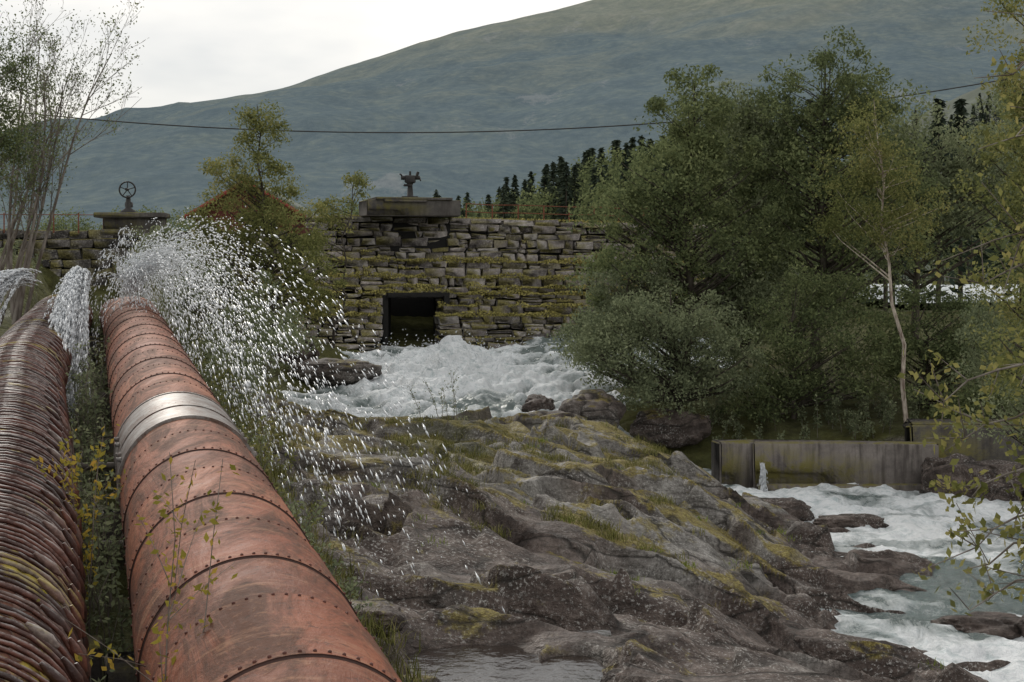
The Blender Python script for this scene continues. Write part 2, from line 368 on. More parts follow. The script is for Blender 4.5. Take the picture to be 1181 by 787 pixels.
def boulder(name,c,s,seed,mat=M_rock,mask=(.4,0,.5)):
    bpy.ops.mesh.primitive_ico_sphere_add(subdivisions=5,radius=1); o=bpy.context.object; o.name=name
    me=o.data; n=len(me.vertices); v=np.zeros(n*3,np.float32); me.vertices.foreach_get('co',v); v=v.reshape(-1,3).astype(float)
    d=1+.28*fbm(v[:,0]*1.1+seed,v[:,1]*1.1+v[:,2],3,seed)+.16*ridged(v[:,2]*2+seed,v[:,0]*2+v[:,1],4,seed+3)
    v*=d[:,None]; v=np.sign(v)*np.abs(v)**.85; v=v*np.array(s)+np.array(c)
    me.vertices.foreach_set('co',v.ravel().astype(np.float32)); me.polygons.foreach_set('use_smooth',np.ones(len(me.polygons),bool)); me.materials.append(mat); me.update()
    setcol(o,'mask',np.full(n,mask[0]),np.full(n,mask[1]),np.full(n,mask[2])); return o
for i,(c,s) in enumerate([((-6.7,53.5,-4.2),(1.5,.8,.45)),((1.3,45.2,-5.2),(.9,.7,.4)),((2.6,46,-4.9),(.9,.8,.6)),((.9,47.5,-4.9),(.5,.5,.35)),
    ((7.2,38.5,-6.8),(.8,.5,.35)),((8.8,37.2,-6.95),(.9,.45,.28)),((9.0,27.0,-7.05),(1.0,.5,.3)),((10.0,26.5,-6.95),(.5,.4,.35)),
    ((13.2,42.5,-6.6),(.9,.8,.7)),((14.5,42,-6.6),(1.2,.9,.6)),((15.6,40.5,-6.7),(.9,.9,.6)),((14.2,37,-7.0),(.8,.5,.4)),((-1.2,15.2,-4.65),(.4,.35,.2)),((-1.7,16.6,-4.2),(.4,.4,.2)),((5.3,47.3,-5.6),(1.2,.7,.6)),((-9,55,-3.6),(1.4,1,.6))]):
    boulder('boulder',c,s,i+1,mask=(.45 if i<3 or i>10 else .1,0,.4 if i<3 else .1))

# ---------------------------------------------------------------- water
def rapz(x,y):
    z=-5.2+1.0*sm(44,66,y)
    z=z-2.0*sm(1.5,6.5,x)*sm(52,46,y)
    z=z+.6*sm(-1,3,x)*sm(52,60,y)
    return z
gx,gy=np.meshgrid(np.arange(-10,9,.065),np.arange(42,68.5,.075))
u=gx+.5*fbm(gx/1.5,gy/1.5,2,70)
wav=.40*ridged(u/2.1,gy/2.0,4,71)+.36*fbm(u/1.2,gy/1.3,5,75)
plume=np.exp(-((gx+2.6)**2/5+(gy-57)**2/18))
mid=np.exp(-((gx+1.5)**2/14+(gy-54)**2/50))
slide=sm(-.5,2,gx)*sm(54,59,gy)
amp=(.55+.7*mid+.5*plume)*(1-.5*slide)
gz=rapz(gx,gy)+(wav-.2)*amp+.75*plume
gz=gz+.20*saw(gy/2.4+.6*fbm(gx/3,gy/3,2,3)+gx*.12,.3)
rap=gridobj('river_rapids',gx,gy,gz,M_rapid)
fo=np.clip(.38+.75*(wav-.1)+.35*plume+.16*mid-.42*np.exp(-((gx+.8)**2/2.5+(gy-48.5)**2/6))-.15*slide,0,1)
setcol(rap,'foam',fo.ravel(),fo.ravel(),fo.ravel())
gx,gy=np.meshgrid(np.arange(3,26,.08),np.arange(8,47,.09))
wv=.10*fbm(gx/1.4,gy/1.5,5,80)+.07*ridged(gx/.9,gy/.9,4,82)
fo=np.clip(.42+.22*sm(31,36,gy)+.32*fbm(gx/2.5,gy/1.4,4,85)+.18*sm(29,26,gy)-.24*sm(2.5,.8,np.abs(gy-30.5)),0,1)
riv=gridobj('river',gx,gy,-7.0+wv*(.8+1.3*fo)+.02,M_river)
setcol(riv,'foam',fo.ravel(),fo.ravel(),fo.ravel())
gx,gy=np.meshgrid(np.arange(-2.6,1.5,.1),np.arange(15.2,20.4,.1))
t=NT('dark_pool_water'); M_pool=t.fin((.03,.022,.018),.08,t.bump(t.noise(t.coord(),5,4),.02),spec=.5)
p=gridobj('rock_pool',gx,gy,-5.28+.006*fbm(gx*2,gy*2,2,3),M_pool)
gx,gy=np.meshgrid(np.arange(24,60,.4),np.arange(88,150,.5))
p=gridobj('river',gx,gy,-2.6+.2*fbm(gx/2,gy/3,3,5),M_rapid); z0=np.full(gx.size,.5); setcol(p,'foam',z0,z0,z0)

# ---------------------------------------------------------------- drops
def drops(name,P,Vv,r,stretch,parent=None):
    d=Vv/np.linalg.norm(Vv,axis=1)[:,None]; a=np.cross(d,[0.3,.2,1.]); a/=np.linalg.norm(a,axis=1)[:,None]; b=np.cross(d,a)
    r=r[:,None]; L=r*stretch[:,None]
    V=np.stack([P-d*L,P+a*r,P+b*r,P-a*r,P-b*r,P+d*L],1).reshape(-1,3); n=len(P)
    f=np.array([[0,1,2],[0,2,3],[0,3,4],[0,4,1],[5,2,1],[5,3,2],[5,4,3],[5,1,4]])
    F=(np.arange(n)[:,None,None]*6+f[None]).reshape(-1,3); A=Acc(); A.add(V,F); return A.build(name,[M_drop],True,parent)
def jet(name,p0,v0,n,tmax,sv,sp0,rr,seed,smin=.5,strands=0,tp=1.0,st=(1.2,4)):
    g=np.random.default_rng(seed)
    if strands:
        k=g.integers(0,strands,n); sp=(g.uniform(smin,1,strands)**.7)[k]; off=g.normal(size=(strands,3))[k]*np.array(sv)+g.normal(size=(n,3))*np.array(sv)*.10
        po=(g.normal(size=(strands,3))*sp0)[k]
    else: sp=g.uniform(smin,1,n)**.7; off=g.normal(size=(n,3))*np.array(sv); po=g.normal(size=(n,3))*sp0
    v=np.array(v0)[None]*sp[:,None]+off; t_=tmax*g.random(n)**tp
    P=np.array(p0)[None]+po+v*t_[:,None]; P[:,2]-=4.9*t_**2; P+=g.normal(size=(n,3))*.04*t_[:,None]
    vel=v.copy(); vel[:,2]-=9.8*t_
    keep=P[:,2]>H(P[:,0],P[:,1])
    P=P[keep];vel=vel[keep]; m=len(P)
    return drops(name,P,vel,g.uniform(*rr,m)*(.5+.5*g.random(m)),g.uniform(*st,m))
jet('water_spray',(-9.6,36,-.75),(4.9,-9.0,4.8),7500,1.6,(.5,1.0,.5),.06,(.009,.026),1,.72,110,1.0,(1.5,7))
jet('water_spray',(-9.6,36,-.75),(4.1,-6.6,4.9),5000,1.6,(.5,1.0,.5),.06,(.009,.022),13,.4,0,1.,(1.5,5))
jet('water_spray',(-9.7,36,-.75),(2.2,-3.5,4.8),4600,1.5,(.8,1.0,.5),.08,(.008,.020),2,.4,80,1.,(1.5,6))
jet('water_spray',(-9.7,36.3,-.8),(.7,-1.5,4.5),4200,1.0,(1.0,1.0,.5),.15,(.008,.020),12,.5,80,1.,(1.5,6))
jet('water_jet',(-10.5,35,-.50),(2.3,-9.6,1.8),15000,.9,(.16,.5,.2),.07,(.011,.030),3,.8,90,.9,(3,11))
jet('water_jet',(-10.6,35,-.50),(1.8,-8.6,1.4),10000,.9,(.22,.5,.25),.09,(.010,.026),4,.65,70,.9,(3,9))
jet('water_jet',(-12.5,37,-.5),(-.3,-7.6,1.4),10000,.95,(.25,.6,.25),.09,(.012,.030),5,.6,60,.9,(3,8))
g=np.random.default_rng(8); n=900
px=g.normal(-2.6,1.8,n); py_=g.normal(56.5,2.4,n); P=np.stack([px,py_,rapz(px,py_)+.6+np.abs(g.normal(0,.35,n))],1)
drops('river_spray',P,g.normal(size=(n,3))+[0,-1,.6],g.uniform(.010,.03,n),g.uniform(1,2.5,n))

# ---------------------------------------------------------------- pipes
def rp(t):
    t=np.asarray(t,float); z=-3.1+.0366*np.minimum(t,38)-.03*np.maximum(t-38,0); return np.stack([1.1-.296*t,t,z],-1)
pr=empty('steel_penstock_pipe')
A=Acc(); RV=Acc(); SE=Acc(); t0=3.3; k=0
bpy.ops.mesh.primitive_ico_sphere_add(subdivisions=1,radius=1); ico=bpy.context.object
iv=np.array([v.co[:] for v in ico.data.vertices]); fi=np.array([p.vertices[:] for p in ico.data.polygons]); bpy.data.objects.remove(ico)
D=np.array([-.296,1,.0366]); D/=np.linalg.norm(D); SA=np.cross(D,[0,0,1]); SA/=np.linalg.norm(SA); SB=np.cross(SA,D)
while t0<60:
    L=1.06; rad=.75 if k%2 else .763
    if rad>.76:
        tube(A,rp([t0-.06,t0+.3,t0+.7,t0+L+.06]),rad,80)
        for e in(t0-.06,t0+L+.06): tube(SE,rp([e-.004,e+.004]),[rad-.016,rad+.0005] if e<t0 else [rad+.0005,rad-.016],80)
        for e,sg in((t0-.06,-1),(t0+L+.06,1)): tube(SE,rp([e,e+sg*.022]),[.757,.7506],80)
        if t0<34:
            for off in(-.02,L+.02):
                c=rp(t0+off); th=np.arange(60)*2*np.pi/60
                pc=c+ (rad+.001)*(np.cos(th)[:,None]*SA+np.sin(th)[:,None]*SB)
                RV.add((pc[:,None]+iv[None]*.013).reshape(-1,3),(np.arange(60)[:,None,None]*len(iv)+fi[None]).reshape(-1,3))
    else: tube(A,rp([t0+.03,t0+.4,t0+.7,t0+L-.03]),rad,80)
    t0+=L;k+=1
A.build('plates',[M_pipe],True,pr); RV.build('rivets',[simple('rivet_rust',(.10,.035,.025),.7)],True,pr); SE.build('seams',[simple('seam_rust',(.045,.02,.015),.9)],True,pr)
A=Acc()
for a,b in((15.9,16.75),(16.85,18.0)):
    tube(A,rp([a,b]),.773,80); tube(A,rp([a-.001,a]),[.75,.773],80); tube(A,rp([b,b+.001]),[.773,.75],80)
for a in(15.93,16.8,17.97):
    tube(A,rp([a-.02,a+.02]),.785,80); tube(A,rp([a-.021,a-.02]),[.76,.785],80); tube(A,rp([a+.02,a+.021]),[.785,.76],80)
for a in(16.2,16.5,17.2,17.6):
    c=rp(a)
    for th in(.35,2.8): box(A,c+.80*(math.cos(th)*SA+math.sin(th)*SB),(.06,.10,.05),0,.01,.29)
A.build('repair_clamp',[M_clamp],True,pr)
A=Acc()
for t_ in np.arange(6,58,5.5):
    c=rp(t_); box(A,(c[0],c[1],c[2]-.95),(1.9,.5,.9),0,.03,.29,.01)
A.build('saddles',[M_concd],False,pr)
ly=np.array([2,3.5,5,9.3,15,24,31,38,46,62]); lx=np.array([-1.0,-1.6,-2.2,-3.6,-5.4,-8.4,-10.3,-12.1,-14.4,-19])
tf=np.linspace(2,62,241); xf_=np.interp(tf,ly,lx); ker=np.hanning(25); ker/=ker.sum(); xf_=np.convolve(np.pad(xf_,12,mode='reflect',reflect_type='odd'),ker,'valid')
def lp(t):
    t=np.asarray(t,float); return np.stack([np.interp(t,tf,xf_),t,-3.08+.0366*np.minimum(t,38)-.03*np.maximum(t-38,0)],-1)
pl=empty('wood_stave_pipe'); A=Acc(); tt=np.linspace(3.2,58,80); base=lp(tt)
n=96; T=np.gradient(base,axis=0);T/=np.linalg.norm(T,axis=1)[:,None]; SA2=np.cross(T,[0,0,1]);SA2/=np.linalg.norm(SA2,axis=1)[:,None];SB2=np.cross(SA2,T)
th=np.arange(n)*2*np.pi/n; rr=np.where(np.arange(n)%4==0,.725,.74)
V=base[:,None]+rr[None,:,None]*(np.cos(th)[None,:,None]*SA2[:,None]+np.sin(th)[None,:,None]*SB2[:,None])
i=np.arange(79)[:,None]*n;j=np.arange(n)[None];A.add(V.reshape(-1,3),np.stack([i+j,i+(j+1)%n,i+n+(j+1)%n,i+n+j],-1).reshape(-1,4)); A.build('staves',[M_stave],False,pl)
A=Acc(); t0=3.4; g=np.random.default_rng(5); kk=0
while t0<50:
    c=lp(t0); tl=g.normal(0,.009,2); th=np.linspace(0,2*np.pi,41); n_=g.uniform(.748,.760)
    pts=c+n_*(np.cos(th)[:,None]*SA+np.sin(th)[:,None]*SB)+ (tl[0]*np.cos(th)+tl[1]*np.sin(th))[:,None]*D+g.normal(0,.003,(41,3))
    tube(A,pts,g.uniform(.013,.023),5)
    a=[.15,.45,.75,.3][kk%4]+g.normal(0,.05); kk+=1
    pc=c+(n_+.02)*(math.cos(a)*SA+math.sin(a)*SB); tang=-math.sin(a)*SA+math.cos(a)*SB
    tube(A,[pc-tang*.12,pc-tang*.05+D*.008,pc+tang*.05,pc+tang*.12],[.012,.036,.03,.012],5,cap=True)
    t0+=g.uniform(.12,.17) if t0<28 else .22
A.build('iron_hoops',[M_band],True,pl)
A=Acc()
for t_ in np.arange(6,56,5.5):
    c=lp(t_); box(A,(c[0],c[1],c[2]-.95),(1.9,.45,.9),0,.03,.29,.01)
A.build('saddles',[M_concd],False,pl)
A=Acc()
for t_,z in((15.3,0),(20,0),(10.3,0)):
    c=(rp(t_)+lp(t_))/2; tube(A,[c+np.array([-.9,-.05,-.55]),c+np.array([.9,.05,-.53])],.05,8,cap=True); box(A,c+np.array([0,.3,-.6]),(1.5,.22,.06),0,.01,.1)
A.build('walkway_plank',[M_wood])

# ---------------------------------------------------------------- dam
dam=empty('stone_dam')
def damline(X):
    return np.where(X>-8.3,66+(X+8.3)*.29,66+(X+8.3)*.2)
A=Acc(); g=np.random.default_rng(11)
def blk(acc,xa,xb,za,zb,out,m):
    xc=(xa+xb)/2; y=float(damline(np.array(xc)))-out; rz=math.atan(.29 if xc>-8.3 else .2)
    box(acc,(xc,y+.35,(za+zb)/2),((xb-xa)*1.02-.02,.9+g.uniform(-.05,.12),zb-za-.02),m,.035,rz,.035)
z=2.05; row=0; ledges=[]
big=(6,8,9,10,12,13)
out=0.
while z>-4.6:
    hh=g.uniform(.24,.44); zb=z; za=z-hh
    if row>=5: out+=.36 if row in big else .10
    x=(-9.6 if row<5 else -12.5)+g.uniform(-.3,.3)
    while x<9.5:
        wd=g.uniform(.3,1.25) if row!=0 else g.uniform(.9,1.6)
        sl=-.015*(x+8)
        xa,xb=x,x+wd
        split=(g.random()<.25 and row>0)
        def put(a,b):
            if b-a<.12: return
            o_=out+(.08 if row==0 else 0)+g.uniform(-.06,.07)
            if split:
                zm=za+hh*g.uniform(.4,.6); blk(A,a,b,za+sl,zm+sl,o_,0); blk(A,a,b,zm+sl,zb+sl,o_-.03,0)
            else: blk(A,a,b,za+sl+g.uniform(-.03,.03),zb+sl+g.uniform(-.04,.03),o_,0)
            if row in big and g.random()<.9: ledges.append((a,b,zb+sl,out,1))
            elif row>=5 and g.random()<.2: ledges.append((a,b,zb+sl,out,0))
        if xb>-5.95 and xa<-3.48 and za<-1.72:
            if xa<-5.95: put(xa,-5.96)
            if xb>-3.48: put(-3.47,xb)
        else: put(xa,xb)
        x=xb
    z=za; row+=1
z=1.35;row=0
while z>-3.0:
    hh=g.uniform(.3,.5); x=-34+g.uniform(0,.5)
    while x<-9.5:
        wd=g.uniform(.5,1.3); 
        if not (x<-9.5 and x+wd>-9.5): blk(A,x,x+wd,z-hh,z,row*.05,1)
        x+=wd
    z-=hh; row+=1
A.build('blocks',[M_block,M_blockd],False,dam)
A=Acc()
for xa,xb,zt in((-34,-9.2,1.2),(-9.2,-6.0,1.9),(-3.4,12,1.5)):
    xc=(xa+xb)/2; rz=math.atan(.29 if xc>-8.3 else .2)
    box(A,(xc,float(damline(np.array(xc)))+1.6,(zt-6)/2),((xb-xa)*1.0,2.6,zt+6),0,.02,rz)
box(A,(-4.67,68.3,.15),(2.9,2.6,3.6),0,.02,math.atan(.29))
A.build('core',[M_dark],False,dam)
A=Acc()
box(A,(-4.7,66.6,-1.6),(2.9,3.2,.22),1,.02,.28); box(A,(-6.1,66.5,-3.2),(.26,3.4,3.2),1,.02,.2); box(A,(-3.33,67.0,-3.2),(.26,3.4,3.2),1,.02,.2)
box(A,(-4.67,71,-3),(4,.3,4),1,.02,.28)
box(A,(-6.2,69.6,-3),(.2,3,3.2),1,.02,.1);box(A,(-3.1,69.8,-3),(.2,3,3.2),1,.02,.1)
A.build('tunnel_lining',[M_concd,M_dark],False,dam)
A=Acc()
for xa,xb,zz,out_,bg_ in ledges:
    n=int((xb-xa)*(210 if bg_ else 50)); x=g.uniform(xa,xb,n); y=damline(x)-out_-.10-g.uniform(-.2,.22,n)
    hgt=.20*np.clip(.6+1.1*fbm(x/1.3,zz*np.ones(n)*2,2,5),.05,1.3) if bg_ else .07
    leaves(A,np.stack([x,y,zz+g.uniform(-.35,1,n)*hgt],1),.12,0,.5,g,down=-.3)
x=g.uniform(-9,9,1500); leaves(A,np.stack([x,damline(x)+g.uniform(0,.6,1500),2.07-.015*(x+8)+g.uniform(-.03,.06,1500)],1),.12,0,.5,g,down=-.3)
A.build('ledge_grass',[leafmat('ledge_moss',(.17,.155,.05),(.36,.32,.11),(.54,.47,.18),.6,tr=0)],False,dam)
def wheel(acc,c,r,tilt_dir,m=0,spokes=5):
    th=np.linspace(0,2*np.pi,33); c=np.array(c)
    ux=np.array([math.cos(tilt_dir),math.sin(tilt_dir),0]); uz=np.array([0,0,1.])
    tube(acc,c+r*(np.cos(th)[:,None]*ux+np.sin(th)[:,None]*uz),.035,8,m)
    for k in range(spokes):
        a=2*np.pi*k/spokes+.3; tube(acc,[c,c+r*(math.cos(a)*ux+math.sin(a)*uz)],.022,6,m)
    w_=np.cross(ux,uz); tube(acc,[c-w_*.12,c+w_*.35],.06,8,m,cap=True)
gp=empty('sluice_gate_hoist'); A=Acc()
box(A,(-4.8,66.5,2.4),(4.4,2.2,.75),0,.04,.28); box(A,(-4.8,66.5,2.83),(3.6,2.4,.12),0,.02,.28); box(A,(-4.9,65.35,2.72),(2.0,.3,.1),0,.02,.28)
A.build('concrete_platform',[M_concd],False,gp)
A=Acc(); c=np.array([-4.75,66.3,2.89])
box(A,c+[0,0,.04],(.75,.6,.08),0,.01); tube(A,[c,c+[0,0,.1],c+[0,0,.6],c+[0,0,.7]],[.22,.15,.11,.16],12); 
box(A,c+[0,0,.88],(.5,.4,.36),0,.05); tube(A,[c+[-.42,0,.95],c+[.45,0,.95]],.1,10,cap=True)
tube(A,[c+[.28,-.05,.95],c+[.38,-.05,1.22]],.07,8,cap=True); tube(A,[c+[-.3,0,.85],c+[-.42,0,1.1],c+[-.45,-.2,1.1]],.04,8,cap=True); tube(A,[c+[0,0,1.0],c+[0,0,1.25]],.05,8,cap=True); box(A,c+[-.1,0,.6],(.4,.3,.1),0,.02)
tube(A,[c+[.45,0,.95],c+[.5,-.2,.8]],.035,6,cap=True)
A.build('gearbox',[M_iron],True,gp)
gp=empty('sluice_gate_wheel'); A=Acc()
box(A,(-16.6,62.2,1.95),(3.0,1.8,.22),0,.03,.1); box(A,(-16.5,62.3,1.5),(2.5,1.5,.7),0,.03,.1); box(A,(-16.7,61.3,1.2),(2.0,.3,.25),0,.03,.1)
A.build('concrete_platform',[M_concd],False,gp)
A=Acc(); c=np.array([-16.7,61.9,2.06]); tube(A,[c,c+[0,0,.05],c+[0,0,.2],c+[0,0,.75]],[.36,.36,.14,.09],12); box(A,c+[0,.1,.35],(.3,.3,.25),0,.04); wheel(A,c+[0,-.15,1.0],.34,.1)
A.build('hand_wheel',[M_iron],True,gp)
A=Acc()
xr=np.arange(-2.2,9,1.25); pr_=[np.array([x,float(damline(np.array(x)))+.5,1.95-.015*(x+8)]) for x in xr]
for p_ in pr_: tube(A,[p_-[0,0,.3],p_+[0,0,.85]],.035,6,cap=True)
for h in(.83,.45): tube(A,[p_+[0,0,h+.02*math.sin(p_[0]*2)] for p_ in pr_],.022,6)
A.build('railing',[M_rail])
A=Acc()
for x in np.arange(-28,-18,1.1): tube(A,[[x,63,1.2],[x,63,2.1]],.03,6)
tube(A,[[-28,63,2.05],[-18,63,2.0]],.02,6); A.build('railing',[M_rail])

cab=empty('red_cabin'); A=Acc(); cx,cy=-14.9,80
w2,e,ap=2.9,2.6,4.3
A.add([(cx-w2,cy,-1),(cx+w2,cy,-1),(cx+w2,cy,e),(cx,cy,ap),(cx-w2,cy,e),(cx-w2,cy+7,-1),(cx+w2,cy+7,-1),(cx+w2,cy+7,e),(cx,cy+7,ap),(cx-w2,cy+7,e)],[[0,1,2,3,4],[9,8,7,6,5]])
A.F.append(np.array([[1,6,7,2],[5,0,4,9]]));A.M.append(0)
A.build('walls',[M_redwood],False,cab)
A=Acc(); sl=(ap-e)/w2
for s in(-1,1):
    o=.5; P=[(cx,cy-.5,ap+.05),(cx+s*(w2+o),cy-.5,e-sl*o+.05),(cx+s*(w2+o),cy+7.5,e-sl*o+.05),(cx,cy+7.5,ap+.05)]
    Q=[(a,b,c+.14) for a,b,c in P]; A.add(P+Q,[[0,1,2,3],[7,6,5,4],[0,4,5,1],[1,5,6,2],[2,6,7,3]])
A.build('roof',[M_roof],False,cab)
A=Acc()
for s in(-1,1):
    P=[(cx,cy-.56,ap+.24),(cx+s*3.4,cy-.56,e-sl*.5+.22),(cx+s*3.4,cy-.56,e-sl*.5-.02),(cx,cy-.56,ap-.02)]
    A.add(P+[(a,b+.05,c) for a,b,c in P],[[0,1,2,3],[7,6,5,4],[0,4,5,1],[3,2,6,7]])
A.build('bargeboards',[simple('red_trim',(.26,.05,.035),.7)],False,cab)
A=Acc(); box(A,(cx+1.2,cy-.03,1.9),(.9,.08,1.0),0,.01); A.build('window',[M_dark],False,cab)

wr=empty('concrete_weir_wall'); A=Acc()
box(A,(10.2,43.6,-6.35),(5.6,.6,1.55),0,.05,-.04,.02); box(A,(7.0,43.9,-6.3),(1.5,.8,1.45),0,.05,.25,.02); box(A,(10.1,43.35,-6.98),(5.3,.5,.35),0,.04,-.04,.02)
A.build('wall',[M_conc],False,wr)
A=Acc(); box(A,(14.2,44.3,-6.0),(3.6,.9,1.7),0,.06,-.05,.05); box(A,(15,44.9,-5.2),(5,1.2,.35),0,.06,-.05,.05); A.build('abutment',[M_concd],False,wr)
jet('weir_spill',(7.62,43.25,-6.25),(.05,-.25,-.4),1200,.38,(.13,.15,.05),.025,(.010,.024),21,.3,0,1.,(2,7))

A=Acc(); x=np.linspace(-40,46,90); tube(A,np.stack([x,60+.06*x,5.35+.0034*(x+5.5)**2],1),.026,5)
for xp in(-40,46):
    y=60+.06*xp; zt=5.35+.0034*(xp+5.5)**2
    tube(A,[[xp,y,-4],[xp,y,zt+.6]],[.17,.12],10,cap=True); box(A,(xp,y,zt),(.12,1.6,.12),0,.01)
A.build('power_line',[M_iron],True)

# ---------------------------------------------------------------- trees
def tree(name,base,top,lobes,ncl,nlf,ls,tr,ml,mb,seed,spread=.45,asp=.5,flat=.65,tn=8,keeptrunk=.6):
    g=np.random.default_rng(seed); A=Acc(); base=np.array(base,float); top=np.array(top,float)
    k=9; s=np.linspace(0,1,k)[:,None]; tp=base+(top-base)*s+g.normal(0,.12,(k,3))*np.array([1,1,0])*np.sin(s*np.pi)
    tube(A,tp,tr*(1-s[:,0]*.9),tn)
    lo=np.array(lobes,float); wts=(lo[:,3]*lo[:,4]*lo[:,5])**.75; wts/=wts.sum()
    C=[]
    for i in range(ncl):
        L=lo[g.choice(len(lo),p=wts)]; d=unit(1,g)[0]; rr=g.random()**(1/2.2)*1.08
        c=L[:3]+d*rr*L[3:6]; 
        hd=np.hypot(*(c[:2]-base[:2])); zz=np.clip((c[2]-hd*.7-base[2])/(top[2]-base[2]),.12,.95)
        j=zz*(k-1); j0=int(j); a=tp[j0]+(tp[min(j0+1,k-1)]-tp[j0])*(j-j0)
        mid=(a+c)/2+np.array([0,0,-.12*hd])+g.normal(0,.1,3)
        if g.random()<keeptrunk:
            r0=tr*(1-zz)*.38+.012; tube(A,[a,a*.4+mid*.6+[0,0,.05*hd],mid*.4+c*.6,c],[r0,r0*.7,r0*.4,.006],4)
        n=int(nlf*g.uniform(.5,1.5)); sp=spread*g.uniform(.5,1.35)
        v=unit(n,g)*(g.random(n)**.45)[:,None]*sp*1.5*np.array([1,1,flat]); v[:,2]-=.25*np.abs(v[:,0])
        C.append(c+v)
    C=np.concatenate(C); leaves(A,C,ls,1,asp,g,down=.25)
    return A.build(name,[mb,ml])
M=M_leaf
tree('alder_tree',(6.4,53,-5),(6.8,53,6.5),[(6.5,53,4.5,1.8,2,2.6),(4.9,53,2.2,2.1,2,2.3),(7.8,53,1.6,2.2,2,3),(4.5,53,-.3,2.1,2,2),(7.4,53,5.6,1.2,1.2,1.4)],250,120,.16,.2,M,M_bark,101,.48)
tree('alder_tree',(11.5,54,-5),(11.9,54,8),[(11.9,54,6.5,2.2,2,2.1),(10.5,54,4.2,2.0,2,2.6),(13.4,54,5.1,1.8,2,2.4),(11.8,54,1.2,2.8,2,2.6),(14.4,54,2.3,1.6,2,2.4)],290,120,.16,.22,M,M_bark,102,.48)
tree('alder_tree',(9,55,-5),(9.2,55,6),[(9.2,55,5.1,1.5,1.6,2.1),(9,55,1.8,2.1,2,2.8),(8.6,54,-1.4,2.3,1.8,1.8)],190,120,.16,.18,M_leaf2,M_bark,103,.48)
tree('birch_tree',(12.9,46.5,-5.4),(11.7,46,5.2),[(11.7,46.2,3.9,1.0,.9,1.6),(11.1,46.4,1.8,1.4,.8,1.6),(12.8,46.4,1.6,1.3,.8,2.0)],95,120,.105,.085,M_leaf3,M_birch,104,.42,keeptrunk=.35)
tree('goat_willow',(5.6,47.5,-5.2),(5.3,47.5,-1),[(5.3,47,-2.1,2.2,1.6,1.2),(3.6,47,-2.9,1.5,1.3,1.2),(6.8,47,-3.4,1.6,1.4,1.5),(4.6,46.8,-4.0,1.8,1.2,.8),(2.6,48,-2.7,.8,.8,.8)],190,130,.12,.14,M_leaf2,M_bark,105,.40)
tree('goat_willow',(4.3,52,-4.8),(4.3,52,.2),[(4.3,52,-1.4,1.8,1.5,1.5),(3.2,51.5,-2.6,1.3,1.3,1.0)],95,125,.13,.12,M_leaf2,M_bark,106,.42)
tree('willow_shrub',(9.6,48.5,-5.4),(9.5,48.5,-2),[(9.3,48.5,-3.0,1.8,1.3,1.7),(11.5,48.5,-3.2,2.0,1.3,1.6),(8.2,48,-4.5,1.5,1,.7),(11,50,-1.5,2,1.3,1.2)],160,125,.13,.1,M,M_bark,107,.42)
tree('willow_shrub',(14,49,-5.4),(14.2,49,-1),[(14,49,-2.8,1.8,1.4,1.8),(15.8,48,-2.6,1.5,1.4,1.9),(15.2,46.5,-4.5,1.9,1,.7)],130,125,.13,.1,M,M_bark,108,.42)
tree('alder_tree',(16.2,57,-4.5),(16.2,57,6),[(15.8,57,4.6,1.7,1.6,1.9),(16.9,57,2.4,1.7,1.7,2.2),(14.9,57,1.6,1.6,1.5,1.8),(19,57,3.6,2.4,2,2.7)],190,115,.17,.2,M_leaf2,M_bark,109,.52)
tree('aspen_tree',(13.2,34,-6),(12.7,34,7.5),[(12.6,34,5.6,1.4,1.3,2.1),(12.3,34,2.2,1.3,1.3,2.3),(12.7,34,-1.2,1.5,1.3,1.9),(13.9,34,3,1.7,1.3,3)],230,105,.115,.16,M_leaf3,M_bark,110,.4)
tree('willow_shrub',(14,36,-6.2),(14,36,-3),[(13.4,36,-3.8,1.6,1.2,1.2),(12.7,37,-2.2,1.2,1,1.2)],95,105,.115,.08,M_leaf2,M_bark,111,.38)
tree('alder_tree',(9,75,-3.5),(9,75,4),[(8,75,1,2.5,2,2.5),(12,75,.5,3,2,3),(17,76,-.5,3,2,2.5)],150,90,.22,.2,M,M_bark,121,.65)
tree('rowan_tree',(-8.8,53,-3),(-9.5,53,5.8),[(-9.4,53,4.9,.8,.8,1.1),(-9.9,53,3.2,1.6,1,1.2),(-9.0,53,1.7,2.3,1.2,1.3),(-10.8,53,.8,1.7,1.2,1.4),(-8.2,53,-.3,1.7,1.2,1.2)],175,130,.125,.11,M_leaf3,M_bark,112,.40)
tree('rowan_tree',(-6.9,55,-3.4),(-6.1,55,3.4),[(-6.0,55,2.9,.6,.6,.7),(-6.7,55,1.7,.9,.7,.7),(-7.4,55,.4,1.2,.8,.9),(-7.6,54,-1.4,1.3,.8,1.0)],65,105,.125,.06,M_leaf3,M_bark,113,.34)
tree('elder_shrub',(-9.3,48,-3),(-9.3,48,0),[(-9.0,48,-1.3,1.3,1,1.1),(-7.9,47,-2.4,1.0,1,.9),(-10.9,48,-.7,1.2,1,.9),(-13,52,.3,1.4,1,.9)],95,110,.12,.07,M_leaf2,M_bark,114,.36)
tree('elder_shrub',(-7.2,38,-3.6),(-7.2,38,-1.2),[(-7.3,38,-2.1,1.0,1,.9),(-6.6,34,-2.7,.7,1,.7),(-6.9,41,-2.4,.8,1,.8)],85,100,.09,.05,M_leaf2,M_bark,115,.28)

